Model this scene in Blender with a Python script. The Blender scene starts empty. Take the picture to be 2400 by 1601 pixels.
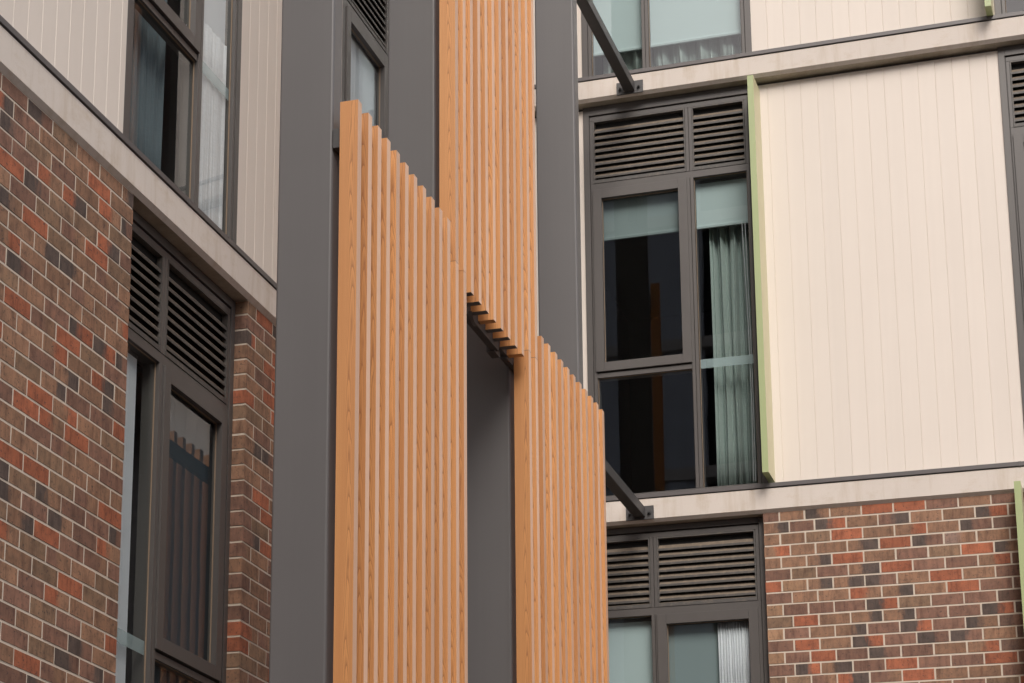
import bpy, bmesh, math, random
from mathutils import Matrix, Vector
random.seed(7)
S = bpy.context.scene
COL = S.collection

# ------------------------------------------------------------------ camera
CW = (0.31849013, -15.2869149, -5.27785908)
RIGHT = Vector((0.9520424, 0.3053447, 0.0194887))
DOWN = Vector((-0.0489940, 0.2150138, -0.9753813))
FWD = Vector((-0.3020179, 0.9276495, 0.2196623))
cam_d = bpy.data.cameras.new("camera")
cam = bpy.data.objects.new("camera", cam_d)
COL.objects.link(cam)
cam.matrix_world = Matrix((
    (RIGHT.x, -DOWN.x, -FWD.x, CW[0]),
    (RIGHT.y, -DOWN.y, -FWD.y, CW[1]),
    (RIGHT.z, -DOWN.z, -FWD.z, CW[2]),
    (0, 0, 0, 1)))
cam_d.sensor_width = 36.0
cam_d.lens = 4558.2668 / 2400 * 36.0
cam_d.shift_x = (1200 - 624.999) / 2400
cam_d.shift_y = (1730.989 - 800.5) / 2400
cam_d.clip_start = 0.1
cam_d.clip_end = 2000
S.camera = cam

# ------------------------------------------------------------------ world, sun, exposure
SUN_EL, SUN_AZ = math.radians(45), math.radians(160)   # azimuth measured from +Y clockwise
w = bpy.data.worlds.new("World"); S.world = w; w.use_nodes = True
nt = w.node_tree; nt.nodes.clear()
sky = nt.nodes.new("ShaderNodeTexSky"); sky.sky_type = 'NISHITA'
sky.sun_disc = False; sky.sun_elevation = SUN_EL; sky.sun_rotation = SUN_AZ
sky.air_density = 1.0; sky.dust_density = 3.0; sky.ozone_density = 1.0
hs = nt.nodes.new("ShaderNodeHueSaturation"); hs.inputs['Saturation'].default_value = 0.42
warm = nt.nodes.new("ShaderNodeMixRGB"); warm.blend_type = 'MULTIPLY'; warm.inputs[0].default_value = 1
warm.inputs[2].default_value = (1.05, 0.985, 0.95, 1)
bg = nt.nodes.new("ShaderNodeBackground"); bg.inputs[1].default_value = 0.15
out = nt.nodes.new("ShaderNodeOutputWorld")
nt.links.new(sky.outputs[0], hs.inputs['Color']); nt.links.new(hs.outputs[0], warm.inputs[1])
nt.links.new(warm.outputs[0], bg.inputs[0]); nt.links.new(bg.outputs[0], out.inputs[0])

sd = bpy.data.lights.new("sun", 'SUN'); sd.energy = 1.5; sd.angle = math.radians(28)
sd.color = (1.0, 0.95, 0.88)
sun = bpy.data.objects.new("sun", sd); COL.objects.link(sun)
dirv = Vector((math.sin(SUN_AZ) * math.cos(SUN_EL), math.cos(SUN_AZ) * math.cos(SUN_EL), math.sin(SUN_EL)))
sun.rotation_euler = dirv.to_track_quat('Z', 'Y').to_euler()
S.view_settings.view_transform = 'Standard'
S.view_settings.look = 'None'
S.view_settings.exposure = 0.40
S.view_settings.gamma = 1.0
S.cycles.max_bounces = 10
S.cycles.transparent_max_bounces = 16

# ------------------------------------------------------------------ frame of the building: a along the right wing,
# b along the left wing (towards the viewer is negative), z up.  The two wings meet at a = b = 0.
TH = 0.1334973754
T = Vector((math.sin(TH), math.cos(TH), 0))
ORG = Vector((-2.64247172, 0, 0))
def M(a, b, z):
    return ORG + Vector((a, 0, 0)) + T * b + Vector((0, 0, z))

class MB:
    """collects quads in (a,b,z); build() shears them into the world as one mesh"""
    def __init__(s, wall=None):
        s.v = []; s.f = []; s.m = []; s.wall = wall; s.smooth = False
    def P(s, u, d, z):
        if s.wall == 'R': return (u, -d, z)
        if s.wall == 'L': return (d, u, z)
        return (u, d, z)
    def quad(s, p, mat=0):
        n = len(s.v); s.v += [s.P(*q) for q in p]; s.f.append(tuple(range(n, n + len(p)))); s.m.append(mat)
    def box(s, u0, u1, d0, d1, z0, z1, mat=0, faces=None):
        if u0 > u1: u0, u1 = u1, u0
        if d0 > d1: d0, d1 = d1, d0
        if z0 > z1: z0, z1 = z1, z0
        n = len(s.v)
        for z in (z0, z1):
            for (u, d) in ((u0, d0), (u1, d0), (u1, d1), (u0, d1)):
                s.v.append(s.P(u, d, z))
        for q in ((0, 3, 2, 1), (4, 5, 6, 7), (0, 1, 5, 4), (1, 2, 6, 5), (2, 3, 7, 6), (3, 0, 4, 7)):
            s.f.append(tuple(n + i for i in q)); s.m.append(mat)
    def prism(s, prof, u0, u1, mat=0, mats=None):
        """profile in (d,z) extruded along u"""
        n = len(s.v); k = len(prof)
        for u in (u0, u1):
            for (d, z) in prof: s.v.append(s.P(u, d, z))
        for i in range(k):
            j = (i + 1) % k
            s.f.append((n + i, n + j, n + k + j, n + k + i)); s.m.append(mats[i] if mats else mat)
        s.f.append(tuple(n + i for i in range(k - 1, -1, -1))); s.m.append(mat)
        s.f.append(tuple(n + k + i for i in range(k))); s.m.append(mat)
    def build(s, name, mats, parent=None, origin=None, bevel=0, seg=2, fix=True):
        me = bpy.data.meshes.new(name)
        o0 = M(*origin) if origin else Vector((0, 0, 0))
        me.from_pydata([tuple(M(*p) - o0) for p in s.v], [], s.f)
        if not isinstance(mats, (list, tuple)): mats = [mats]
        for m in mats: me.materials.append(m)
        me.polygons.foreach_set('material_index', s.m)
        if fix:
            bm = bmesh.new(); bm.from_mesh(me); bmesh.ops.recalc_face_normals(bm, faces=bm.faces); bm.to_mesh(me); bm.free()
        o = bpy.data.objects.new(name, me); COL.objects.link(o)
        if parent is not None:
            o.parent = parent
            # parents sit at their own origin: keep world placement
            o.location = o0 - wpos(parent)
        else:
            o.location = o0
        if bevel:
            b = o.modifiers.new('bevel', 'BEVEL'); b.width = bevel; b.segments = seg; b.limit_method = 'ANGLE'
            b.angle_limit = math.radians(40)
            for p in me.polygons: p.use_smooth = True
            b.harden_normals = True
        return o

def wpos(o):
    p = Vector(o.location)
    while o.parent is not None:
        o = o.parent; p += Vector(o.location)
    return p
def empty(name, loc, label=None, cat=None, group=None):
    o = bpy.data.objects.new(name, None); COL.objects.link(o); o.location = loc
    o.empty_display_size = 0.2
    tag(o, label, cat, group); return o
def tag(o, label=None, cat=None, group=None, kind=None):
    if label: o['label'] = label
    if cat: o['category'] = cat
    if group: o['group'] = group
    if kind: o['kind'] = kind
    return o

# ------------------------------------------------------------------ materials
def new_mat(name):
    m = bpy.data.materials.new(name); m.use_nodes = True
    n = m.node_tree.nodes; b = n['Principled BSDF']; return m, m.node_tree, b
def N(nt, typ, **kw):
    n = nt.nodes.new(typ)
    for k, v in kw.items(): setattr(n, k, v)
    return n
def ramp(nt, stops, interp='LINEAR'):
    r = N(nt, 'ShaderNodeValToRGB'); cr = r.color_ramp; cr.interpolation = interp
    while len(cr.elements) < len(stops): cr.elements.new(0.5)
    for e, (p, c) in zip(cr.elements, stops):
        e.position = p; e.color = c if len(c) == 4 else (*c, 1)
    return r
def noise(nt, scale, vec=None, detail=4, rough=0.55):
    n = N(nt, 'ShaderNodeTexNoise'); n.inputs['Scale'].default_value = scale
    n.inputs['Detail'].default_value = detail; n.inputs['Roughness'].default_value = rough
    if vec is not None: nt.links.new(vec, n.inputs['Vector'])
    return n
def mapping(nt, vec, scale=(1, 1, 1), loc=(0, 0, 0), rot=(0, 0, 0)):
    mp = N(nt, 'ShaderNodeMapping'); mp.inputs['Scale'].default_value = scale
    mp.inputs['Location'].default_value = loc; mp.inputs['Rotation'].default_value = rot
    nt.links.new(vec, mp.inputs['Vector']); return mp.outputs[0]
def mix(nt, fac, a, b, blend='MIX'):
    m = N(nt, 'ShaderNodeMixRGB', blend_type=blend)
    for i, val in enumerate((fac, a, b)):
        sock = m.inputs[i]
        if hasattr(val, 'is_linked'): nt.links.new(val, sock)
        elif isinstance(val, (int, float)): sock.default_value = val if i == 0 else (val, val, val, 1)
        else: sock.default_value = (*val, 1) if len(val) == 3 else val
    return m.outputs[0]
def math_(nt, op, a, b=None, c=None):
    m = N(nt, 'ShaderNodeMath', operation=op)
    for i, v in enumerate((a, b, c)):
        if v is None: continue
        if hasattr(v, 'is_linked'): nt.links.new(v, m.inputs[i])
        else: m.inputs[i].default_value = v
    return m.outputs[0]
def bump(nt, h, strength, dist, b):
    bp = N(nt, 'ShaderNodeBump'); bp.inputs['Strength'].default_value = strength; bp.inputs['Distance'].default_value = dist
    nt.links.new(h, bp.inputs['Height']); nt.links.new(bp.outputs[0], b.inputs['Normal']); return bp

def mat_paint(name, col, rough=0.5, var=0.08, streak=False, dirt=None, bumpy=0.0):
    m, nt, b = new_mat(name)
    tc = N(nt, 'ShaderNodeTexCoord')
    n1 = noise(nt, 1.3, tc.outputs['Object'], 5)
    c = mix(nt, math_(nt, 'MULTIPLY', n1.outputs['Fac'], 1.0), tuple(x * (1 - var) for x in col), tuple(x * (1 + var) for x in col))
    if streak:
        n2 = noise(nt, 1.0, mapping(nt, tc.outputs['Object'], (9, 9, 0.12)), 3, 0.6)
        r = ramp(nt, [(0.42, (0, 0, 0)), (0.62, (1, 1, 1))]); nt.links.new(n2.outputs['Fac'], r.inputs[0])
        c = mix(nt, math_(nt, 'MULTIPLY', r.outputs[0], 0.16), c, tuple(x * 1.25 for x in col))
    if dirt:
        n3 = noise(nt, 22, tc.outputs['Object'], 6, 0.7)
        r = ramp(nt, [(0.5, (0, 0, 0)), (0.72, (1, 1, 1))]); nt.links.new(n3.outputs['Fac'], r.inputs[0])
        c = mix(nt, math_(nt, 'MULTIPLY', r.outputs[0], 0.55), c, dirt)
    nt.links.new(c, b.inputs['Base Color'])
    n4 = noise(nt, 6, tc.outputs['Object'], 3)
    nt.links.new(math_(nt, 'MULTIPLY_ADD', n4.outputs['Fac'], 0.15, rough - 0.07), b.inputs['Roughness'])
    if bumpy:
        n5 = noise(nt, 90, tc.outputs['Object'], 4); bump(nt, n5.outputs['Fac'], bumpy, 0.002, b)
    return m

MT = {}
MT['charcoal'] = mat_paint('charcoal_steel_paint', (0.124, 0.120, 0.122), 0.42, 0.05, streak=True, bumpy=0.05)
MT['strut'] = mat_paint('dark_strut_paint', (0.060, 0.058, 0.060), 0.5, 0.06, dirt=(0.085, 0.08, 0.075))
MT['frame'] = mat_paint('window_frame_metal', (0.092, 0.084, 0.080), 0.38, 0.07, streak=True)
MT['flash'] = mat_paint('flashing_metal', (0.115, 0.105, 0.105), 0.4, 0.08, streak=True)
MT['sealant'] = mat_paint('weathered_sealant', (0.26, 0.19, 0.13), 0.7, 0.1)
MT['lip'] = mat_paint('louvre_metal', (0.078, 0.072, 0.068), 0.5, 0.08, dirt=(0.20, 0.165, 0.13))
MT['dust'] = mat_paint('dusty_louvre_face', (0.150, 0.118, 0.088), 0.75, 0.15, dirt=(0.30, 0.235, 0.17))
MT['black'] = mat_paint('black_dark_fill', (0.006, 0.006, 0.006), 0.8)  # black stands for darkness behind the louvre blades and in reflections
MT['green'] = mat_paint('green_paint', (0.385, 0.45, 0.225), 0.38, 0.03)
MT['greenback'] = mat_paint('cream_side_paint', (0.60, 0.56, 0.36), 0.42, 0.03)
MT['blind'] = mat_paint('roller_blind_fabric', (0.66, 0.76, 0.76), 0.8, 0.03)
MT['blind_lit'] = mat_paint('roller_blind_lit_fabric', (0.42, 0.50, 0.51), 0.8, 0.03)  # the one blind fabric, lighter copy with pane reflection put into its colour
MT['blind_dimmed'] = mat_paint('roller_blind_dimmed_fabric', (0.19, 0.235, 0.24), 0.8, 0.03)  # same fabric, colour darkened to paint the dimmer look behind sash panes
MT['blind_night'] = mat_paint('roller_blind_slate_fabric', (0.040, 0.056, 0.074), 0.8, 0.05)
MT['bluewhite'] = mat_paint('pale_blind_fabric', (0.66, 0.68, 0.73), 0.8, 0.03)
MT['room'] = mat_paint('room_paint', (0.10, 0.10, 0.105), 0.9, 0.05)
MT['paving'] = mat_paint('concrete_paving', (0.085, 0.080, 0.072), 0.85, 0.15, bumpy=0.3)
MT['bolt'] = mat_paint('bolt_steel', (0.05, 0.05, 0.052), 0.35)

def mat_panel():
    m, nt, b = new_mat('cream_cladding_paint')
    tc = N(nt, 'ShaderNodeTexCoord')
    n1 = noise(nt, 0.8, tc.outputs['Object'], 5, 0.6)
    c = mix(nt, n1.outputs['Fac'], (0.735, 0.665, 0.60), (0.79, 0.72, 0.655))
    n2 = noise(nt, 1, mapping(nt, tc.outputs['Object'], (14, 14, 0.5)), 4)
    r = ramp(nt, [(0.35, (0.985, 0.984, 0.983)), (0.6, (1, 1, 1))]); nt.links.new(n2.outputs['Fac'], r.inputs[0])
    c = mix(nt, 1.0, c, r.outputs[0], 'MULTIPLY')
    tn = N(nt, 'ShaderNodeAttribute', attribute_name='tone')
    c = mix(nt, 1.0, c, tn.outputs['Color'], 'MULTIPLY')
    nt.links.new(c, b.inputs['Base Color']); b.inputs['Roughness'].default_value = 0.62
    n3 = noise(nt, 260, tc.outputs['Object'], 3); bump(nt, n3.outputs['Fac'], 0.06, 0.001, b)
    return m
MT['panel'] = mat_panel()

def mat_concrete():
    m, nt, b = new_mat('precast_concrete')
    tc = N(nt, 'ShaderNodeTexCoord'); g = N(nt, 'ShaderNodeNewGeometry')
    n1 = noise(nt, 1.6, tc.outputs['Object'], 6, 0.6)
    c = mix(nt, n1.outputs['Fac'], (0.62, 0.56, 0.505), (0.76, 0.69, 0.63))
    # water stains running down the face
    n2 = noise(nt, 1, mapping(nt, tc.outputs['Object'], (11, 11, 1.2)), 5, 0.65)
    r = ramp(nt, [(0.50, (1, 1, 1)), (0.66, (0.86, 0.82, 0.76))]); nt.links.new(n2.outputs['Fac'], r.inputs[0])
    c = mix(nt, 0.75, c, r.outputs[0], 'MULTIPLY')
    n4 = noise(nt, 5, mapping(nt, tc.outputs['Object'], (1, 1, 1.6)), 7, 0.7)
    r4 = ramp(nt, [(0.54, (1, 1, 1)), (0.70, (0.84, 0.78, 0.69))]); nt.links.new(n4.outputs['Fac'], r4.inputs[0])
    c = mix(nt, 0.6, c, r4.outputs[0], 'MULTIPLY')
    # fine pits
    n3 = noise(nt, 120, tc.outputs['Object'], 4, 0.7)
    r3 = ramp(nt, [(0.3, (0.75, 0.74, 0.72)), (0.42, (1, 1, 1))]); nt.links.new(n3.outputs['Fac'], r3.inputs[0])
    c = mix(nt, 0.5, c, r3.outputs[0], 'MULTIPLY')
    nt.links.new(c, b.inputs['Base Color']); b.inputs['Roughness'].default_value = 0.85
    bump(nt, n3.outputs['Fac'], 0.25, 0.002, b)
    return m
MT['concrete'] = mat_concrete()
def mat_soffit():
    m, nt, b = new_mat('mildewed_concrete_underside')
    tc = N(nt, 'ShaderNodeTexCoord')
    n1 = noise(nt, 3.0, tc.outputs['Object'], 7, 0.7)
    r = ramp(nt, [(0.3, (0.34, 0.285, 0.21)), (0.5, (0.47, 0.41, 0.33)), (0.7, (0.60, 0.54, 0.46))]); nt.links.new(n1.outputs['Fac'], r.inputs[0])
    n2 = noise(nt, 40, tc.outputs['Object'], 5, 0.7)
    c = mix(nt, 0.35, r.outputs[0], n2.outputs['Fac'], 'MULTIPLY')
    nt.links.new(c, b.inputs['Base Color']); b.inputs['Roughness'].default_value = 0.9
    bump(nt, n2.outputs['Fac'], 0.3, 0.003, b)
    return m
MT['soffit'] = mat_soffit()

def mat_brick():
    m, nt, b = new_mat('flashed_clay_brick')
    A = N(nt, 'ShaderNodeAttribute', attribute_name='col_a'); B = N(nt, 'ShaderNodeAttribute', attribute_name='col_b')
    C_ = N(nt, 'ShaderNodeAttribute', attribute_name='brick_uv')
    tc = N(nt, 'ShaderNodeTexCoord')
    sx = N(nt, 'ShaderNodeSeparateXYZ'); nt.links.new(C_.outputs['Vector'], sx.inputs[0])
    # streaky edge between the two firing colours
    n1 = noise(nt, 1, mapping(nt, tc.outputs['Object'], (26, 26, 9)), 5, 0.65)
    fac = math_(nt, 'ADD', sx.outputs[0], math_(nt, 'MULTIPLY_ADD', n1.outputs['Fac'], 0.75, -0.375))
    r = ramp(nt, [(0.40, (0, 0, 0)), (0.62, (1, 1, 1))]); nt.links.new(fac, r.inputs[0])
    c = mix(nt, r.outputs[0], A.outputs['Color'], B.outputs['Color'])
    # clouding inside one brick
    n2 = noise(nt, 14, tc.outputs['Object'], 5, 0.65)
    r2 = ramp(nt, [(0.3, (0.66, 0.64, 0.64)), (0.5, (1, 1, 1)), (0.72, (1.28, 1.2, 1.14))]); nt.links.new(n2.outputs['Fac'], r2.inputs[0])
    c = mix(nt, 0.85, c, r2.outputs[0], 'MULTIPLY')
    ns = noise(nt, 1, mapping(nt, tc.outputs['Object'], (30, 30, 5)), 5, 0.7)
    rs = ramp(nt, [(0.36, (0.66, 0.62, 0.62)), (0.50, (1, 1, 1)), (0.70, (1.14, 1.08, 1.03))]); nt.links.new(ns.outputs['Fac'], rs.inputs[0])
    c = mix(nt, 0.9, c, rs.outputs[0], 'MULTIPLY')
    # black iron specks and pale grit
    v1 = N(nt, 'ShaderNodeTexVoronoi'); v1.inputs['Scale'].default_value = 95; nt.links.new(tc.outputs['Object'], v1.inputs['Vector'])
    n3 = noise(nt, 48, tc.outputs['Object'], 4, 0.8)
    r3 = ramp(nt, [(0.35, (1, 1, 1)), (0.43, (0, 0, 0))]); nt.links.new(n3.outputs['Fac'], r3.inputs[0])
    c = mix(nt, math_(nt, 'MULTIPLY', r3.outputs[0], 0.75), c, (0.035, 0.032, 0.034))
    r4 = ramp(nt, [(0.0, (1, 1, 1)), (0.13, (0, 0, 0))]); nt.links.new(v1.outputs['Distance'], r4.inputs[0])
    n5 = noise(nt, 33, tc.outputs['Object'], 2); r5 = ramp(nt, [(0.52, (0, 0, 0)), (0.6, (1, 1, 1))]); nt.links.new(n5.outputs['Fac'], r5.inputs[0])
    c = mix(nt, math_(nt, 'MULTIPLY', r4.outputs[0], math_(nt, 'MULTIPLY', r5.outputs[0], 0.6)), c, (0.46, 0.36, 0.27))
    nt.links.new(c, b.inputs['Base Color']); b.inputs['Roughness'].default_value = 0.82
    n6 = noise(nt, 170, tc.outputs['Object'], 5, 0.75); bump(nt, n6.outputs['Fac'], 0.55, 0.003, b)
    return m
MT['brick'] = mat_brick()
def mat_mortar():
    m, nt, b = new_mat('cream_mortar')
    tc = N(nt, 'ShaderNodeTexCoord')
    n1 = noise(nt, 5, tc.outputs['Object'], 6, 0.7)
    c = mix(nt, n1.outputs['Fac'], (0.62, 0.53, 0.43), (0.76, 0.67, 0.57))
    n2 = noise(nt, 130, tc.outputs['Object'], 4, 0.7)
    c = mix(nt, 0.12, c, n2.outputs['Fac'], 'MULTIPLY')
    nt.links.new(c, b.inputs['Base Color']); b.inputs['Roughness'].default_value = 0.95
    bump(nt, n2.outputs['Fac'], 0.6, 0.003, b)
    return m
MT['mortar'] = mat_mortar()

def mat_wood(name, base, hi, lo, line, arch=1.0, edge=False):
    """printed cherry-like finish: nested arches down the middle, straight fibre at the sides"""
    m, nt, b = new_mat(name)
    U = N(nt, 'ShaderNodeAttribute', attribute_name='grain')   # x across face -0.5..0.5, y height (m), z random seed
    s = N(nt, 'ShaderNodeSeparateXYZ'); nt.links.new(U.outputs['Vector'], s.inputs[0])
    x, y, rnd = s.outputs
    cmb = N(nt, 'ShaderNodeCombineXYZ')
    yy = math_(nt, 'ADD', y, math_(nt, 'MULTIPLY', rnd, 37.0))
    nt.links.new(math_(nt, 'MULTIPLY', x, 0.35), cmb.inputs[0]); nt.links.new(math_(nt, 'MULTIPLY', yy, 1.0), cmb.inputs[1]); nt.links.new(rnd, cmb.inputs[2])
    w1 = noise(nt, 1.1, cmb.outputs[0], 3, 0.5)
    w2 = noise(nt, 5.0, mapping(nt, cmb.outputs[0], (2.4, 1, 1)), 3, 0.5)
    # centre of the arches wanders
    xc = math_(nt, 'ADD', x, math_(nt, 'MULTIPLY_ADD', w1.outputs['Fac'], 0.7, -0.55))
    x2 = math_(nt, 'MULTIPLY', math_(nt, 'ABSOLUTE', xc), math_(nt, 'ABSOLUTE', xc))
    F = math_(nt, 'ADD', math_(nt, 'MULTIPLY', yy, 5.2 * arch), math_(nt, 'MULTIPLY', x2, 42.0))
    F = math_(nt, 'ADD', F, math_(nt, 'MULTIPLY', w1.outputs['Fac'], 7.0))
    F = math_(nt, 'ADD', F, math_(nt, 'MULTIPLY', w2.outputs['Fac'], 1.3))
    saw = math_(nt, 'FRACT', F)
    r = ramp(nt, [(0.0, (0.1, 0.1, 0.1)), (0.06, (1, 1, 1)), (0.20, (0.55, 0.55, 0.55)), (0.60, (0.14, 0.14, 0.14)), (1.0, (0.0, 0.0, 0.0))])
    nt.links.new(saw, r.inputs[0])
    # fibres
    cf = N(nt, 'ShaderNodeCombineXYZ'); nt.links.new(math_(nt, 'MULTIPLY', x, 30.0), cf.inputs[0]); nt.links.new(math_(nt, 'MULTIPLY', yy, 1.6), cf.inputs[1]); nt.links.new(rnd, cf.inputs[2])
    fb = noise(nt, 1.0, cf.outputs[0], 5, 0.65)
    cw = N(nt, 'ShaderNodeCombineXYZ'); nt.links.new(math_(nt, 'MULTIPLY', x, 3.0), cw.inputs[0]); nt.links.new(math_(nt, 'MULTIPLY', yy, 0.7), cw.inputs[1]); nt.links.new(rnd, cw.inputs[2])
    cl = noise(nt, 1.0, cw.outputs[0], 4, 0.5)
    c = mix(nt, cl.outputs['Fac'], lo, hi)
    wn = N(nt, 'ShaderNodeTexWhiteNoise', noise_dimensions='1D'); nt.links.new(rnd, wn.inputs['W'])
    rt = ramp(nt, [(0.0, (0.76, 0.71, 0.66)), (0.5, (0.98, 0.97, 0.96)), (1.0, (1.14, 1.13, 1.10))]); nt.links.new(wn.outputs['Value'], rt.inputs[0])
    c = mix(nt, 1.0, c, rt.outputs[0], 'MULTIPLY')
    rf = ramp(nt, [(0.35, (0, 0, 0)), (0.65, (1, 1, 1))]); nt.links.new(fb.outputs['Fac'], rf.inputs[0])
    c = mix(nt, math_(nt, 'MULTIPLY', rf.outputs[0], 0.4), c, base)
    amt = 0.10 if edge else 0.62
    c = mix(nt, math_(nt, 'MULTIPLY', r.outputs[0], amt), c, line)
    nt.links.new(c, b.inputs['Base Color']); b.inputs['Roughness'].default_value = 0.36 if edge else 0.45
    b.inputs['Specular IOR Level'].default_value = 0.5
    return m
MT['wood'] = mat_wood('timber_look_broad_face', (0.56, 0.250, 0.090), (0.90, 0.475, 0.185), (0.68, 0.305, 0.110), (0.24, 0.078, 0.032))
MT['woodedge'] = mat_wood('timber_look_narrow_face_sky_sheen', (0.76, 0.49, 0.34), (0.84, 0.56, 0.40), (0.76, 0.48, 0.33), (0.45, 0.22, 0.14), edge=True)  # paler because grazing sky reflection is put into the base colour

def mat_glass():
    m, nt, b = new_mat('window_glass')
    nt.nodes.remove(b)
    o = nt.nodes['Material Output']
    lw = N(nt, 'ShaderNodeLayerWeight'); lw.inputs['Blend'].default_value = 0.5
    fr = math_(nt, 'MULTIPLY_ADD', math_(nt, 'POWER', lw.outputs['Facing'], 5.0), 0.92, 0.065)   # double glazing, same from both sides
    g = N(nt, 'ShaderNodeBsdfGlossy'); g.inputs['Roughness'].default_value = 0.0; g.inputs['Color'].default_value = (0.95, 0.97, 1, 1)
    t = N(nt, 'ShaderNodeBsdfTransparent'); t.inputs['Color'].default_value = (0.90, 0.95, 0.945, 1)
    tc = N(nt, 'ShaderNodeTexCoord'); n = noise(nt, 0.9, tc.outputs['Object'], 2)
    bp = N(nt, 'ShaderNodeBump'); bp.inputs['Strength'].default_value = 0.03; bp.inputs['Distance'].default_value = 0.02
    nt.links.new(n.outputs['Fac'], bp.inputs['Height']); nt.links.new(bp.outputs[0], g.inputs['Normal'])
    mx = N(nt, 'ShaderNodeMixShader')
    nt.links.new(fr, mx.inputs[0]); nt.links.new(t.outputs[0], mx.inputs[1]); nt.links.new(g.outputs[0], mx.inputs[2])
    nt.links.new(mx.outputs[0], o.inputs['Surface'])
    return m
MT['glass'] = mat_glass()

def mat_curtain(name, col):
    m, nt, b = new_mat(name)
    tc = N(nt, 'ShaderNodeTexCoord')
    n1 = noise(nt, 1, mapping(nt, tc.outputs['Object'], (18, 18, 160)), 4, 0.7)
    n2 = noise(nt, 1, mapping(nt, tc.outputs['Object'], (200, 200, 30)), 3, 0.6)
    c = mix(nt, n1.outputs['Fac'], tuple(x * 0.78 for x in col), tuple(x * 1.2 for x in col))
    c = mix(nt, 0.25, c, n2.outputs['Fac'], 'MULTIPLY')
    nt.links.new(c, b.inputs['Base Color']); b.inputs['Roughness'].default_value = 0.9
    b.inputs['Sheen Weight'].default_value = 0.2
    return m
MT['curtain'] = mat_curtain('grey_green_curtain_weave', (0.42, 0.50, 0.475))
MT['curtain_dark'] = mat_curtain('slate_curtain_weave', (0.13, 0.165, 0.19))
MT['sheer'] = mat_curtain('pale_sheer_weave', (0.70, 0.70, 0.74))

def mat_film():
    m, nt, b = new_mat('frosted_film'); o = nt.nodes['Material Output']
    b.inputs['Base Color'].default_value = (0.50, 0.60, 0.62, 1); b.inputs['Roughness'].default_value = 0.5
    t = N(nt, 'ShaderNodeBsdfTransparent'); mx = N(nt, 'ShaderNodeMixShader'); mx.inputs[0].default_value = 0.42
    nt.links.new(t.outputs[0], mx.inputs[1]); nt.links.new(b.outputs[0], mx.inputs[2]); nt.links.new(mx.outputs[0], o.inputs['Surface'])
    return m
FILM = mat_film()
# ------------------------------------------------------------------ setting
def ground():
    g = MB(); g.box(-150, 150, -150, 150, -7.0, -6.9)
    o = g.build('ground', MT['paving']); tag(o, kind='structure')
ground()

REFL = empty('reflection_backdrop', M(6, -40, -6.9), 'added dark faced block out of view, shaped for the window reflections', 'building')  # added out of view to darken and pattern the glass reflections

BLD = empty('apartment_building', M(0, 0, -6.9),
            'corner apartment building with brown brick below and cream grooved cladding above', 'building')

CO = 0.0979852
# colours of the bricks (linear)
BC = dict(b=(0.275, 0.155, 0.096), p=(0.220, 0.118, 0.083), o=(0.235, 0.146, 0.092), r=(0.355, 0.118, 0.060),
          t=(0.355, 0.210, 0.125), k=(0.100, 0.073, 0.062), w=(0.300, 0.200, 0.160), q=(0.155, 0.092, 0.068))
BT = dict(b='bb', p='pp', o='oo', r='rr', t='tt', D='kb', d='kp', X='bk', m='kr', n='rk', N='br', M='rb', w='wb', q='qp', u='pk', v='pb')
PICK = 'bbbbbbbbppppppovvvrrrrXudDmNnMooobbp'

def brickwork(name, wall, segs, z0, nrows, rowmaps=None, maxseg=None):
    """segs: list of (u0,u1,odd_joints_from,even...) ; bricks as separate little boxes in one mesh, raked mortar behind"""
    br = MB(wall); mo = MB(wall)
    ca = []; cb = []; uv = []
    for si, (u0, u1, fn) in enumerate(segs):
        zt = z0 - 0.004
        mo.box(u0 + 0.003, u1 - 0.003, -0.105, -0.0016, z0 - CO * nrows, zt)
        for k in range(1, nrows + 1):
            zb = z0 - CO * k + 0.0070
            ztp = z0 - CO * (k - 1) - 0.0070 if k > 1 else z0 - 0.012
            js = fn(k)
            for i in range(len(js) - 1):
                ua, ub = js[i] + 0.0064, js[i + 1] - 0.0064
                if i == 0: ua = u0
                if i == len(js) - 2: ub = u1
                if ub - ua < 0.02: continue
                jit = lambda s: random.uniform(-s, s)
                dd = random.uniform(0.0, 0.002); n0 = len(br.f)
                br.box(ua + jit(.0015), ub + jit(.0015), -0.10, dd, zb + jit(.0012), ztp + jit(.0012))
                ty = None
                if rowmaps and (si, k) in rowmaps:
                    s_ = rowmaps[(si, k)]
                    if i < len(s_): ty = s_[i]
                if ty is None or ty not in BT: ty = random.choice(PICK)
                A, B = BT[ty]
                f1 = random.uniform(0.86, 1.16); f2 = random.uniform(0.9, 1.12)
                cA = tuple(c * f1 for c in BC[A]) + (1,); cB = tuple(c * f1 * f2 for c in BC[B]) + (1,)
                sh = random.uniform(-0.12, 0.12)
                for q in range(6):
                    for vi in br.f[n0 + q]:
                        pu = br.v[vi][0] if wall == 'R' else br.v[vi][1]
                        t_ = (pu - ua) / (ub - ua)
                        if A == B: cB2 = cB
                        ca.append(cA); cb.append(cB); uv.append((t_ + sh, 0.0, 0.0))
    o = mo.build('mortar', MT['mortar'], BLD)
    b_ = br.build(name, MT['brick'], BLD, fix=False)
    me = b_.data
    for nm, dat in (('col_a', ca), ('col_b', cb)):
        at = me.color_attributes.new(nm, 'FLOAT_COLOR', 'CORNER')
        at.data.foreach_set('color', [x for c in dat for x in c])
    at = me.attributes.new('brick_uv', 'FLOAT_VECTOR', 'CORNER')
    at.data.foreach_set('vector', [x for c in uv for x in c])
    o.parent = b_; o.location = (0, 0, 0)
    return b_

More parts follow.
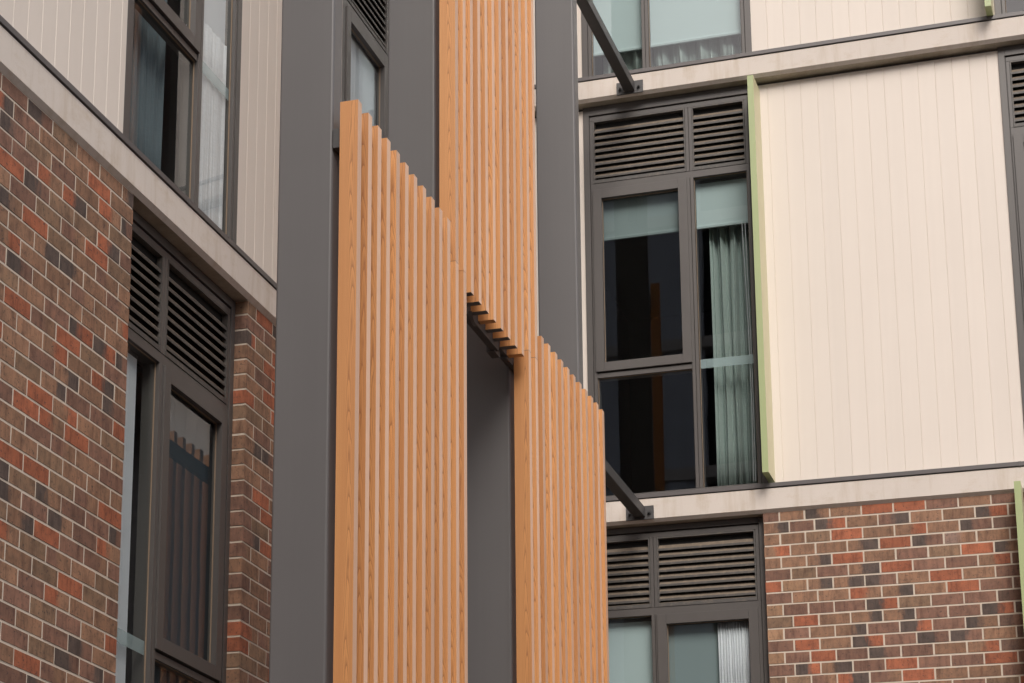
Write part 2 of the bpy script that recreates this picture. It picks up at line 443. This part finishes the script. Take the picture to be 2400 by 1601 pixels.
# joint positions. Left wing: stretchers running up to each opening edge, half bats on odd courses
def joints_between(u0, u1, first_from_right=None, first_from_left=None):
    def fn(k):
        js = []
        off = 0.12 if k % 2 else 0.24
        if first_from_right:
            u = u1 - off; js = [u1]
            while u > u0 + 0.03: js.append(u); u -= 0.24
            js.append(u0); js = js[::-1]
        else:
            u = u0 + off; js = [u0]
            while u < u1 - 0.03: js.append(u); u += 0.24
            js.append(u1)
        return js
    return fn
def fnR(k):
    js = [2.129]
    js += ([2.254, 2.448, 2.642] if k % 2 else [2.328, 2.522, 2.762])
    u = js[-1] + 0.24
    while u < 4.05: js.append(u); u += 0.24
    js.append(4.078); return js

# ------------------------------------------------------------------ floor slabs, flashings
def slab(wall, u0, u1, z, flz):
    s = MB(wall)
    c = 0.026
    fz = flz - 0.008
    # band profile: chamfered lower edge, shadow groove under the flashing
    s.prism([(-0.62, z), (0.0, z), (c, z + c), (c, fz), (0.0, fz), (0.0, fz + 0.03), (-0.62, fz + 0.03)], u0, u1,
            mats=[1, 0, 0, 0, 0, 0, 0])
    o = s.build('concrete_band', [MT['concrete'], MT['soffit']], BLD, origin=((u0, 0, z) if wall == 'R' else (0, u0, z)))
    f = MB(wall)
    # sheet metal cap in lengths with lapped joints
    u = u0
    L = 2.45
    cuts = [u0] + ([x for x in (-8.2, -5.68, -2.6)] if wall == 'L' else [x for x in (2.06, 4.07, 6.5)]) + [u1]
    for i in range(len(cuts) - 1):
        e = 0.0008 if i % 2 else 0.0
        f.box(cuts[i], cuts[i + 1], -0.1, 0.034 + e * 2, flz + e, flz + 0.0355 + e)
        if 0 < i: f.box(cuts[i] - 0.012, cuts[i] + 0.012, -0.02, 0.0375 + e, flz - 0.002, flz + 0.037)
    fo = f.build('flashing', MT['flash'], o, bevel=0.002, seg=1)
    return o
ZL = [(-0.006, 0.215), (3.845, 4.066), (7.696, 7.917), (-3.857, -3.636)]
ZR = [(-0.017, 0.188), (3.843, 4.041), (7.694, 7.892), (-3.868, -3.663)]
for z, fz in ZL: slab('L', -13.5, 0.0, z, fz)
for z, fz in ZR: slab('R', 0.0, 8.0, z, fz)

# ------------------------------------------------------------------ cladding
def cladding(wall, u0, u1, z0, z1, phase):
    p = MB(wall)
    D = -0.08; g = 0.0032; dp = 0.0035
    # boards with a V groove between them
    cuts = []
    k = math.floor((u0 - phase) / 0.1337) - 1
    while True:
        x = phase + 0.1337 * k; k += 1
        if x > u1: break
        if x > u0 + 0.012 and x < u1 - 0.012: cuts.append(x)
    us = [u0] + cuts + [u1]
    for i in range(len(us) - 1):
        a = us[i] + (g if i else 0); b = us[i + 1] - (g if i < len(us) - 2 else 0)
        p.quad([(a, D, z0), (b, D, z0), (b, D, z1), (a, D, z1)])
        if i < len(us) - 2:
            c = us[i + 1]
            p.quad([(b, D, z0), (c, D - dp, z0), (c, D - dp, z1), (b, D, z1)])
            p.quad([(c, D - dp, z0), (c + g, D, z0), (c + g, D, z1), (c, D - dp, z1)])
    p.box(u0, u1, -0.16, -0.09, z0, z1)
    # returns at both ends and the top edge
    p.quad([(u0, D, z0), (u0, D, z1), (u0, -0.1, z1), (u0, -0.1, z0)])
    p.quad([(u1, D, z0), (u1, D, z1), (u1, -0.1, z1), (u1, -0.1, z0)])
    p.quad([(u0, D, z1), (u1, D, z1), (u1, -0.1, z1), (u0, -0.1, z1)])
    o = p.build('cladding_panel', MT['panel'], BLD, fix=False)
    rr = random.Random(int((u0 + 50) * 100 + z0 * 10)); tones = []
    cur = 1.0; nf = 0
    for fc in p.f:
        if nf % 3 == 0: cur = 1.0 + rr.uniform(-0.022, 0.022)
        nf += 1
        for _ in fc: tones.append((cur, cur, cur * 0.995, 1))
    at = o.data.color_attributes.new('tone', 'FLOAT_COLOR', 'CORNER'); at.data.foreach_set('color', [x for c in tones for x in c])
    # make the face side point outwards
    bm = bmesh.new(); bm.from_mesh(o.data)
    out = Vector((0, -1, 0)) if wall == 'R' else Vector((1, 0, 0))
    for f in bm.faces:
        if abs(f.normal.z) < 0.3 and f.normal.dot(out) < 0 and f.calc_area() > 0: 
            c = f.calc_center_median()
            f.normal_flip()
    bm.to_mesh(o.data); bm.free()
    # dark shadow gap trim over the panel
    t = MB(wall); t.box(u0, u1, -0.16, -0.098, z1, z1 + 0.024)
    t.build('head_trim', MT['frame'], o)
    return o

# ------------------------------------------------------------------ windows
Z0 = dict(up=0.0, low=-3.824, top=3.851, roof=7.70, base=-7.675)
def window(wall, u0, u1, first, level, d=-0.07, sill=None, topz=None):
    """u0..u1 opening; first = 'wide' or 'narrow' bay first (from u0)."""
    dz = Z0[level]
    zt = (topz if topz is not None else 3.838 + dz) 
    zb = (0.2 if level != 'low' else 0.2) + dz if sill is None else sill
    W = u1 - u0
    mw = 0.056
    sub0, sub1 = u0 + 0.05, u1 - 0.05
    if first == 'wide':
        ms = sub0 + 0.815; bays = [(sub0, ms, True), (ms + mw, sub1, False)]
    else:
        ms = sub1 - 0.815 - mw; bays = [(sub0, ms, False), (ms + mw, sub1, True)]
    f = MB(wall)
    # outer trim (two steps), head flat
    f.box(u0, sub0, -0.19, d, zb, zt)
    f.box(sub1, u1, -0.19, d, zb, zt)
    f.box(sub0, sub1, -0.19, d + 0.001, 3.756 + dz, zt)
    f.box(sub0, sub1, -0.19, d - 0.022, 3.742 + dz, 3.756 + dz)        # shadow step under the head
    f.box(sub0, sub0 + 0.006, -0.19, d - 0.012, zb, 3.742 + dz)
    f.box(sub1 - 0.006, sub1, -0.19, d - 0.012, zb, 3.742 + dz)
    i0, i1 = sub0 + 0.006, sub1 - 0.006
    f.box(i0, i1, -0.19, d - 0.004, 3.704 + dz, 3.742 + dz)
    f.box(i0, i1, -0.19, d - 0.006, 3.045 + dz, 3.108 + dz)
    f.box(i0, i1, -0.19, d - 0.003, zb, 0.272 + dz)
    # jamb subframes and mullion with fine ribs
    f.box(i0, i0 + 0.026, -0.19, d - 0.005, 0.272 + dz, 3.045 + dz)
    f.box(i0, i0 + 0.026, -0.19, d - 0.005, 3.108 + dz, 3.704 + dz)
    f.box(i1 - 0.026, i1, -0.19, d - 0.005, 0.272 + dz, 3.045 + dz)
    f.box(i1 - 0.026, i1, -0.19, d - 0.005, 3.108 + dz, 3.704 + dz)
    for (za, zc) in ((0.272, 3.045), (3.108, 3.704)):
        f.box(ms, ms + 0.026, -0.19, d - 0.003, za + dz, zc + dz)
        f.box(ms + 0.030, ms + mw, -0.19, d - 0.003, za + dz, zc + dz)
        f.box(ms + 0.026, ms + 0.030, -0.19, d - 0.010, za + dz, zc + dz)
    w = f.build('window', MT['frame'], BLD, bevel=0.0015, seg=1,
                origin=((u0, 0, zb) if wall == 'R' else (0, u0, zb)))
    for (x0, x1, wide) in bays:
        a = x0 + (0.034 if x0 == sub0 else 0.002); b = x1 - (0.034 if x1 == sub1 else 0.002)
        # louvre: thin surround, nine blades, black sheet painting in the dark behind them
        l = MB(wall)
        z0, z1 = 3.110 + dz, 3.702 + dz
        l.box(a, a + 0.010, -0.12, d - 0.002, z0, z1); l.box(b - 0.010, b, -0.12, d - 0.002, z0, z1)
        l.box(a + 0.010, b - 0.010, -0.12, d - 0.002, z1 - 0.012, z1)
        l.box(a + 0.010, b - 0.010, -0.12, d - 0.002, z0, z0 + 0.030)
        pit = 0.0608; zz = z0 + 0.030
        for k in range(9):
            zb_ = z0 + 0.0295 + pit * k + 0.022
            if k == 8: continue
            # lip, sloping face, hooked back
            l.prism([(d - 0.008, zb_), (d - 0.008, zb_ + 0.018), (d - 0.040, zb_ + 0.054), (d - 0.043, zb_ + 0.051), (d - 0.012, zb_ + 0.014), (d - 0.012, zb_)],
                    a + 0.010, b - 0.010, mats=[0, 1, 0, 0, 0, 0])
        l.prism([(d - 0.006, z0 + 0.030), (d - 0.045, z0 + 0.052), (d - 0.047, z0 + 0.045), (d - 0.010, z0 + 0.028)], a + 0.010, b - 0.010, mats=[1, 0, 0, 0])
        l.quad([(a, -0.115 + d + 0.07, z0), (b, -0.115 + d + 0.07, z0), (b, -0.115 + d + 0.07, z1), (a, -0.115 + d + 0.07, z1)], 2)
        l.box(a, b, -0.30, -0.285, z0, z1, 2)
        l.build('louvre', [MT['lip'], MT['dust'], MT['black']], w)
        if wide:
            s = MB(wall)
            s0, s1 = a - 0.012, b + 0.004
            zs0, zs1 = 1.373 + dz, 3.043 + dz
            fw = 0.074
            s.box(s0, s0 + fw, -0.13, d + 0.008, zs0, zs1); s.box(s1 - fw, s1, -0.13, d + 0.008, zs0, zs1)
            s.box(s0 + fw, s1 - fw, -0.13, d + 0.008, zs1 - fw - 0.008, zs1); s.box(s0 + fw, s1 - fw, -0.13, d + 0.008, zs0, zs0 + fw + 0.006)
            so = s.build('sash', MT['frame'], w, bevel=0.0015, seg=1)
            g0, g1, h0, h1 = s0 + fw, s1 - fw, zs0 + fw + 0.006, zs1 - fw - 0.008
            panes = [(g0, g1, h0, h1)]
            t = MB(wall)
            t.box(a - 0.001, b + 0.001, -0.17, d - 0.010, 1.322 + dz, 1.362 + dz)
            t.build('transom', MT['frame'], w)
            panes.append((a, b, 0.272 + dz, 1.322 + dz))
        else:
            panes = [(a, b, 0.272 + dz, 3.045 + dz)]
        for (g0, g1, h0, h1) in panes:
            p = MB(wall); p.quad([(g0, d - 0.034, h0), (g1, d - 0.034, h0), (g1, d - 0.034, h1), (g0, d - 0.034, h1)])
            po = p.build('pane', MT['glass'], w, fix=False)
            outn = Vector((0, -1, 0)) if wall == 'R' else Vector((1, 0, 0))
            if po.data.polygons[0].normal.dot(outn) < 0: po.data.flip_normals()
            if not wide:
                fm = MB(wall); fm.box(g0 + 0.004, g1 - 0.004, d - 0.038, d - 0.0365, 1.322 + dz, 1.402 + dz)
                fm.build('frosted_strip', FILM, po)
            q = MB(wall); e = 0.0035
            for bx in ((g0, g0 + e, h0, h1), (g1 - e, g1, h0, h1), (g0 + e, g1 - e, h0, h0 + e), (g0 + e, g1 - e, h1 - e, h1)):
                q.box(bx[0], bx[1], d - 0.033, d - 0.026, bx[2], bx[3])
            q.build('glazing_bead', MT['sealant'], w)
    return w, bays, dz

def blind(wall, a, b, dz, zbot, label, d=-0.16, mat='blind', ztop=3.02):
    m = MB(wall)
    m.box(a, b, d, d + 0.002, zbot + 0.03, ztop + dz)
    m.prism([(d - 0.008, zbot), (d + 0.010, zbot), (d + 0.013, zbot + 0.016), (d + 0.010, zbot + 0.03), (d - 0.008, zbot + 0.03)], a, b)
    o = m.build('roller_blind', MT[mat], origin=((a, 0.24, zbot) if wall == 'R' else (-0.24, a, zbot)))
    m2 = MB(wall); r = 0.022
    m2.prism([(d - 0.02 + r * math.cos(t_), ztop + dz + 0.02 + r * math.sin(t_)) for t_ in [i * math.pi / 6 for i in range(12)]], a - 0.01, b + 0.01)
    m2.build('roller_tube', MT['room'], o)
    tag(o, label, 'blind', 'roller blinds in the windows')
    return o
def curtain(wall, a, b, z0, z1, label, d=-0.34, folds=7, amp=0.035, mat='curtain', seed=1, name='curtain'):
    rnd = random.Random(seed)
    n = 150; me = MB(wall)
    ph = [rnd.uniform(0, 6.28) for _ in range(6)]; fr = [folds * rnd.uniform(0.8, 1.2) for _ in range(3)]
    rows = 7
    def pt(i, j):
        t_ = i / n; s = j / (rows - 1)
        u = a + (b - a) * (t_ + 0.02 * math.sin(6 * s + 9 * t_ + ph[4]) * (1 - abs(2 * t_ - 1)))
        tt = t_ + 0.018 * math.sin(2.4 * s + ph[3])
        y = amp * (math.sin(6.283 * fr[0] * tt + ph[0]) * 0.6 + math.sin(6.283 * fr[1] * 1.9 * tt + ph[1]) * 0.3 + 0.15 * math.sin(6.283 * fr[2] * 3.7 * tt + ph[2]))
        return (u, d + y, z0 + (z1 - z0) * s)
    for j in range(rows):
        for i in range(n + 1):
            me.v.append(me.P(*pt(i, j)))
    for j in range(rows - 1):
        for i in range(n):
            k = j * (n + 1) + i
            me.f.append((k, k + 1, k + n + 2, k + n + 1)); me.m.append(0)
    o = me.build(name, MT[mat], origin=((a, -d, z0) if wall == 'R' else (d, a, z0)), fix=False)
    for p in o.data.polygons: p.use_smooth = True
    s = o.modifiers.new('thickness', 'SOLIDIFY'); s.thickness = 0.003
    tag(o, label, 'curtain', 'curtains in the windows')
    return o

# ---- right wing
wR = {}
wR['mid'] = window('R', 0.728, 2.170, 'wide', 'up')
wR['top'] = window('R', 0.728, 2.170, 'narrow', 'top')
wR['low'] = window('R', 0.690, 2.129, 'narrow', 'low', topz=-0.02)
wR['mid2'] = window('R', 4.113, 5.555, 'wide', 'up')
wR['top2'] = window('R', 4.113, 5.555, 'wide', 'top')
wR['low2'] = window('R', 4.080, 5.519, 'wide', 'low', topz=-0.02)
for (u0, u1, ph) in ((0.0, 0.728, 2.285 - 0.1337 * 10), (2.170, 4.113, 2.283), (5.555, 8.0, 2.283)):
    cladding('R', u0, u1, 0.222, 3.816, ph)
    cladding('R', u0, u1, 4.072, 7.64, ph + 0.018)
# ---- left wing
wL = {}
wL['mid'] = window('L', -6.253, -4.822, 'wide', 'up', d=-0.08)
wL['mid2'] = window('L', -3.225, -1.79, 'wide', 'up', d=-0.08)
wL['low'] = window('L', -6.258, -4.815, 'narrow', 'low', d=-0.08, topz=-0.008)
wL['low2'] = window('L', -3.225, -1.79, 'narrow', 'low', d=-0.08, topz=-0.008)
wL['top'] = window('L', -6.253, -4.822, 'narrow', 'top', d=-0.08)
wL['top2'] = window('L', -3.225, -1.79, 'narrow', 'top', d=-0.08)
wL['mid0'] = window('L', -9.281, -7.85, 'wide', 'up', d=-0.08)
wL['top0'] = window('L', -9.281, -7.85, 'wide', 'top', d=-0.08)
for (u0, u1) in ((-13.5, -9.281), (-7.85, -6.253), (-4.822, -3.225), (-1.79, -0.09)):
    cladding('L', u0, u1, 0.248, 3.79, -4.706)
    cladding('L', u0, u1, 4.10, 7.64, -4.706)
# parapets
for wl, (x0, x1) in (('R', (0.0, 8.0)), ('L', (-13.5, -0.09))):
    cladding(wl, x0, x1, 7.93, 8.75, 0.0)

ROWS = {
    (0, 1): 'pbDbrrpbp', (0, 2): 'XpmbubbmbN', (0, 3): 'bborbNbdq', (0, 4): 'NbbXrdwbp', (0, 5): 'bbXrbporD', (0, 6): 'popXrppNp',
    (0, 7): 'rtXXdbrbp', (0, 8): 'pbbMXbrpp', (0, 9): 'tpppmoppq', (0, 10): 'orbXXppmq', (0, 11): 'tpbXpmpDq', (0, 12): 'prbmpddbq', (0, 13): 'tprpdpbNq', (0, 14): 'pmXprpprp'}
NR = 37
brickwork('brick_wall', 'R', [(2.129, 4.078, fnR)], 0.0, NR, ROWS)
brickwork('brick_wall', 'R', [(0.0, 0.69, joints_between(0.0, 0.69, first_from_right=True))], 0.0, NR)
brickwork('brick_wall', 'R', [(5.519, 8.0, joints_between(5.519, 8.0))], 0.0, NR)
brickwork('brick_wall', 'L', [(-13.5, -6.258, joints_between(-13.5, -6.258, first_from_right=True))], 0.0, NR)
brickwork('brick_wall', 'L', [(-4.815, -3.225, joints_between(-4.815, -3.225))], 0.0, NR)
brickwork('brick_wall', 'L', [(-1.79, 0.0, joints_between(-1.79, 0.0))], 0.0, NR)
# ground storey, below the picture
brickwork('brick_wall', 'R', [(0.0, 8.0, joints_between(0.0, 8.0))], -3.88, 31)
brickwork('brick_wall', 'L', [(-13.5, 0.0, joints_between(-13.5, 0.0))], -3.87, 31)

# rooms behind the glass: floors, ceilings and a dark back wall
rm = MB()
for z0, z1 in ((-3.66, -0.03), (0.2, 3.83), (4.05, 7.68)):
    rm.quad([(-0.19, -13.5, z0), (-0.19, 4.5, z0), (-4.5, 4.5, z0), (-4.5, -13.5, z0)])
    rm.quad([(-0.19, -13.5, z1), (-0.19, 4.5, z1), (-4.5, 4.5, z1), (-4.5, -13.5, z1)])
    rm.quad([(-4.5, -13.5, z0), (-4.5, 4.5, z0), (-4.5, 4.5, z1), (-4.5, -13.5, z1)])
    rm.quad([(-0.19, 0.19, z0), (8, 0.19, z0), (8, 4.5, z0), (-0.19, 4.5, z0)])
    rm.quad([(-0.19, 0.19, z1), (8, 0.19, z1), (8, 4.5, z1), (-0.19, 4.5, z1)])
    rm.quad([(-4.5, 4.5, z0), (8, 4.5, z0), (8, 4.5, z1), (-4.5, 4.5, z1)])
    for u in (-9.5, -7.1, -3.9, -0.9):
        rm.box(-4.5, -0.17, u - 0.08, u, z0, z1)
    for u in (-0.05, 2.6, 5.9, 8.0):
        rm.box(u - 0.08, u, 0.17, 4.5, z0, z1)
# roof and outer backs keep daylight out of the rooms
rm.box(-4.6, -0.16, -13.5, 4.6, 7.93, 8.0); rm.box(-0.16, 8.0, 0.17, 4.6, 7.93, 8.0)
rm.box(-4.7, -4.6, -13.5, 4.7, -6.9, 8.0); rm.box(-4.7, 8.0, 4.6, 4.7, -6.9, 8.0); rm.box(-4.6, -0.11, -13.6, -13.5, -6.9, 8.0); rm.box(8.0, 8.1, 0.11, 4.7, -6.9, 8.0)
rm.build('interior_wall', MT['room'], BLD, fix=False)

# ------------------------------------------------------------------ blinds and curtains
blind('R', 0.85, 1.55, 0, 2.605, 'half lowered grey green roller blind behind the opening sash of the middle right window', mat='blind_dimmed')
B_CORD = blind('R', 1.64, 2.10, 0, 2.605, 'narrow pale roller blind above the hanging green curtain beside the green fin', mat='blind_lit')
curtain('R', 1.735, 2.10, 0.22, 3.0, 'full height grey green pleated curtain in the narrow pane beside the green fin', folds=5, seed=3, d=-0.27, amp=0.05)
blind('R', 0.80, 1.27, 3.851, 4.378, 'pale roller blind crossed by the upper steel strut', mat='blind_lit')
blind('R', 1.30, 2.12, 3.851, 4.378, 'widest pale roller blind, nearly fully down, right of the upper strut', mat='blind_lit')
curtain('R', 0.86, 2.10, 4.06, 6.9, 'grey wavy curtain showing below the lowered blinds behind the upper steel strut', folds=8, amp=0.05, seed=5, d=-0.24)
blind('R', 0.75, 1.24, -3.824, -3.3, 'pale roller blind in the narrow lowest pane cut off by the farthest timber screen', mat='blind_lit')
blind('R', 1.27, 2.03, -3.824, -3.3, 'grey green roller blind beside white pleats in the lowest right window', mat='blind_dimmed')
curtain('R', 1.72, 2.0, -3.6, -0.84, 'white vertical pleats in the lowest window beside the right brickwork', d=-0.135, folds=11, amp=0.012, mat='sheer', seed=8)
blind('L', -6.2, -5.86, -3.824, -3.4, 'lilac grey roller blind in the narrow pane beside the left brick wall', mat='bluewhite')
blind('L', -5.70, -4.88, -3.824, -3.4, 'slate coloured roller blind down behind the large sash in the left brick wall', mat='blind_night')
curtain('L', -6.08, -5.52, 0.25, 2.9, 'blue grey curtain in the large lower pane of the upper left window', folds=6, seed=11, d=-0.24, mat='curtain_dark')
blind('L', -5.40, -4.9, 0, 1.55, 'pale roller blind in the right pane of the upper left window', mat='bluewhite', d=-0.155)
curtain('L', -5.36, -4.92, 0.25, 1.7, 'pale curtain under the blind in the upper left window', folds=4, seed=12, d=-0.135, amp=0.008, mat='sheer')
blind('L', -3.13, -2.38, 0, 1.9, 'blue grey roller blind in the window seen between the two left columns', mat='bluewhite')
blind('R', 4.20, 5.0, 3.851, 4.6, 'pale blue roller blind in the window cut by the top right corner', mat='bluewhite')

def cords(parent):
    for q, (a, sw) in enumerate(((2.030, 0.018), (2.052, 0.010))):
        g = MB(); n = 14; r = 0.0035; rings = []
        for i in range(n + 1):
            t_ = i / n; z = 2.61 - 2.3 * t_; u = a + sw * math.sin(3.0 * t_ - 0.4); base = len(g.v)
            for k in range(6): g.v.append((u + r * math.cos(k * math.pi / 3), 0.135 + r * math.sin(k * math.pi / 3), z))
            rings.append(base)
        for i in range(n):
            for k in range(6):
                j = (k + 1) % 6
                g.f.append((rings[i] + k, rings[i] + j, rings[i + 1] + j, rings[i + 1] + k)); g.m.append(0)
        g.build('cord', MT['sheer'], parent)
cords(B_CORD)

# ------------------------------------------------------------------ added block behind the camera, shaped for the window reflections
def reflection_block():
    yb = -42.0
    def bx(x0, x1, y0, y1, z0, z1, name, mat):
        g = MB()
        lo = ORG.x
        # plain world axes: undo the shear
        n = len(g.v)
        for z in (z0, z1):
            for (x, y) in ((x0, y0), (x1, y0), (x1, y1), (x0, y1)):
                b_ = y / math.cos(TH); g.v.append((x - ORG.x - b_ * math.sin(TH), b_, z))
        for q in ((0, 3, 2, 1), (4, 5, 6, 7), (0, 1, 5, 4), (1, 2, 6, 5), (2, 3, 7, 6), (3, 0, 4, 7)):
            g.f.append(tuple(n + i for i in q)); g.m.append(0)
        return g.build(name, mat, REFL)
    bx(-30, 30, yb - 10, yb, -6.9, 27, 'wall', MT['black'])  # black mass added to darken what the panes reflect
    bx(-30, -4.35, yb, yb + 0.5, -6.9, 27.3, 'cladding_panel', MT['bluewhite'])  # pale area added where the reflected rays land
    bx(-6.3, -5.7, yb, yb + 0.6, -6.9, 18.2, 'window', MT['bluewhite'])  # pale strips standing for windows, added only for the reflections
    bx(-5.5, -5.0, yb, yb + 0.6, -6.9, 17.4, 'window', MT['bluewhite'])
    for z in (3.0, 7.2, 11.4, 15.6, 19.8, 24.0):
        bx(-30.1, 30, yb, yb + 0.7, z, z + 0.35, 'concrete_band', MT['concrete'])  # bands of the added block, there to pattern the reflections
reflection_block()

# ------------------------------------------------------------------ green fins
def green_fin(a0, z0, z1, label):
    t = empty('sunshade_fin', M(a0, 0.08, z0), label, 'sun fin', 'green sun fins on the right wing')
    g = MB(); 
    n = 0
    # hollow folded plate: green faces, cream right side
    g.box(a0, a0 + 0.049, -0.19, 0.079, z0, z1, 0)
    g.m[-3] = 0
    o = g.build('blade', [MT['green'], MT['greenback']], t, origin=(a0, 0.08, z0))
    for p in o.data.polygons:
        if p.normal.x > 0.9: p.material_index = 1
    return t
green_fin(2.171, 0.262, 3.765, 'full height green fin on the cream cladding right of the middle window')
green_fin(4.056, 4.070, 7.58, 'green fin whose lower end shows at the top right above the concrete band')
green_fin(4.028, -3.56, 0.012, 'green fin at the right end of the brickwork below the lower concrete band')

# ------------------------------------------------------------------ steel frame of the screens
SF = empty('steel_frame', M(1.16, -4.4, -6.9), 'charcoal steel frame of four tall columns with two struts bolted to the concrete bands', 'steel frame')
AR = 1.305
def column(b0, z0, z1, a1=AR, wd=0.291, dp=0.115):
    g = MB(); g.box(a1 - wd, a1, b0, b0 + dp, z0, z1)
    return g.build('column', MT['charcoal'], SF, origin=(a1, b0, z0), bevel=0.014, seg=4)
for b0 in (-6.648, -5.166, -3.815, -2.232):
    column(b0, -6.9, 8.6)
def rail(b0, b1, z0, z1, a0=AR + 0.001, a1=AR + 0.049):
    g = MB(); g.box(a0, a1, b0, b1, z0, z1)
    return g.build('rail', MT['strut'], SF, origin=(a0, b0, z0), bevel=0.004, seg=2)
rail(-6.652, -4.95, -0.135, -0.025)
rail(-3.66, -2.10, -0.135, -0.025)
rail(-6.652, -4.95, -3.2, -3.09)
rail(-3.66, -2.10, -3.2, -3.09)
rail(-5.23, -4.165, -0.238, -0.13)
rail(-4.165, -3.45, -0.205, -0.13)
rail(-5.23, -3.45, 3.6, 3.71)
# splice plate and bracket under the middle rail
g = MB(); g.box(AR - 0.02, AR + 0.03, -4.20, -4.09, -0.247, -0.205)
g.build('bracket', MT['strut'], SF)
g = MB(); g.box(AR + 0.01, AR + 0.05, -4.02, -3.9, -0.225, -0.2055)
g.build('bracket', MT['strut'], SF)
# curved cable end hanging under the middle rail
g = MB()
for i in range(14):
    t0 = i / 14; t1 = (i + 1) / 14
    f = lambda t_: (AR + 0.052 - 0.035 * t_ ** 1.5, -4.74 + 0.24 * t_ ** 1.8, -0.215 - 0.055 * math.sin(t_ * 2.2) * 0.9 + 0.03 * t_)
    p0, p1 = f(t0), f(t1); w_ = 0.022 * (1 - 0.85 * abs(2 * (t0 + t1) / 2 - 0.75) )
    g.quad([(p0[0], p0[1], p0[2]), (p0[0] + 0.02, p0[1] + 0.006, p0[2]), (p1[0] + 0.02, p1[1] + 0.006, p1[2]), p1])
g.build('cable_tail', MT['flash'], SF, fix=False)
def strut(z0, bj=0.0):
    g = MB(); g.box(1.116, 1.206, -2.13, -0.036, z0, z0 + 0.09)
    s = g.build('strut', MT['strut'], SF, origin=(1.16, -0.036, z0), bevel=0.006, seg=2)
    p = MB(); p.box(1.05, 1.274, -0.037, -0.0265, z0 - 0.018, z0 + 0.098)
    p.build('base_plate', MT['strut'], s, bevel=0.0015, seg=1)
    for a in (1.083, 1.240):
        bm_ = MB(); r = 0.013
        pts = [(a + r * math.cos(k * math.pi / 3), z0 + 0.034 + r * math.sin(k * math.pi / 3)) for k in range(6)]
        n = len(bm_.v)
        def ring(rr, bb, seg):
            k0 = len(bm_.v)
            for k in range(seg):
                t_ = 2 * math.pi * k / seg
                bm_.v.append((a + rr * math.cos(t_), bb, z0 + 0.034 + rr * math.sin(t_)))
            return k0
        def cyl(rr, b0, b1, seg):
            k0 = ring(rr, b0, seg); k1 = ring(rr, b1, seg)
            for k in range(seg):
                j = (k + 1) % seg
                bm_.f.append((k0 + k, k0 + j, k1 + j, k1 + k)); bm_.m.append(0)
            bm_.f.append(tuple(k1 + k for k in range(seg))); bm_.m.append(0)
        cyl(0.017, -0.0372, -0.040, 16); cyl(0.012, -0.040, -0.052, 6); cyl(0.0065, -0.052, -0.068, 10)
        bm_.build('bolt', MT['bolt'], s)
strut(0.020); strut(3.870)

# ------------------------------------------------------------------ slatted screens
A0, A1 = 1.355, 1.450
BB = [-6.676, -6.537, -6.408, -6.281, -6.146, -6.018, -5.889, -5.752, -5.619, -5.494, -5.364, -5.227, -5.094, -4.965, -4.829, -4.695, -4.561, -4.426,
      -4.289, -4.154, -4.019, -3.879, -3.742, -3.604, -3.461, -3.306, -3.173, -3.030, -2.889, -2.743, -2.604, -2.460, -2.324, -2.180]
ZT = [.107, .107, .103, .099, .097, .091, .086, .087, .085, .080, .081, -.126, -.124]
ZT3 = [-.123, -.117, .090, .096, .100, .101, .103, .105, .108, .112, .115, .117, .120]
def batten(parent, i, z0, z1, seed):
    b0 = BB[i]; th_ = 0.050
    g = MB(); g.box(A0, A1, b0, b0 + th_, z0, z1)
    o = g.build('batten', [MT['wood'], MT['woodedge'], MT['charcoal']], parent, origin=(A1, b0, z0))
    me = o.data; at = me.attributes.new('grain', 'FLOAT_VECTOR', 'CORNER')
    vals = []
    for p in me.polygons:
        nrm = p.normal
        if abs(nrm.z) > 0.9: p.material_index = 2 if (i * 7) % 4 else 0
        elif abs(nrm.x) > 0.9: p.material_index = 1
        else: p.material_index = 0
        for li in p.loop_indices:
            co = me.vertices[me.loops[li].vertex_index].co
            if abs(nrm.z) > 0.9: vals += [co.x / 0.05, co.y, seed]
            elif abs(nrm.x) > 0.9: vals += [co.y / 0.05 - 0.5, co.z, seed + 0.3]
            else: vals += [(co.x + 0.0475) / 0.095, co.z, seed]
    at.data.foreach_set('vector', vals)
    return o
scr = []
def screen(idx, label):
    b0 = BB[idx[0]]
    return empty('slatted_screen', M(A0, b0, -3.75), label, 'screen', 'slatted timber look screens on the steel frame')
s1 = screen(range(0, 13), 'lower slatted timber look screen beside the nearest and widest charcoal column')
for i in range(13):
    batten(s1, i, -3.75, ZT[i], random.random() * 3 + i)
s2 = screen(range(11, 23), 'upper slatted timber look screen above the dark gap, running out of the top')
for n_, i in enumerate(range(11, 23)):
    zb = ZT[i] + 0.0025 if i < 13 else (-0.2035 if i < 21 else ZT3[i - 21] + 0.0025)
    batten(s2, i, zb, 3.95, random.random() * 3 + i)
s3 = screen(range(21, 34), 'farthest slatted timber look screen, right of the dark gap and under the upper screen')
for n_, i in enumerate(range(21, 34)):
    batten(s3, i, -3.75, ZT3[n_], random.random() * 3 + i)
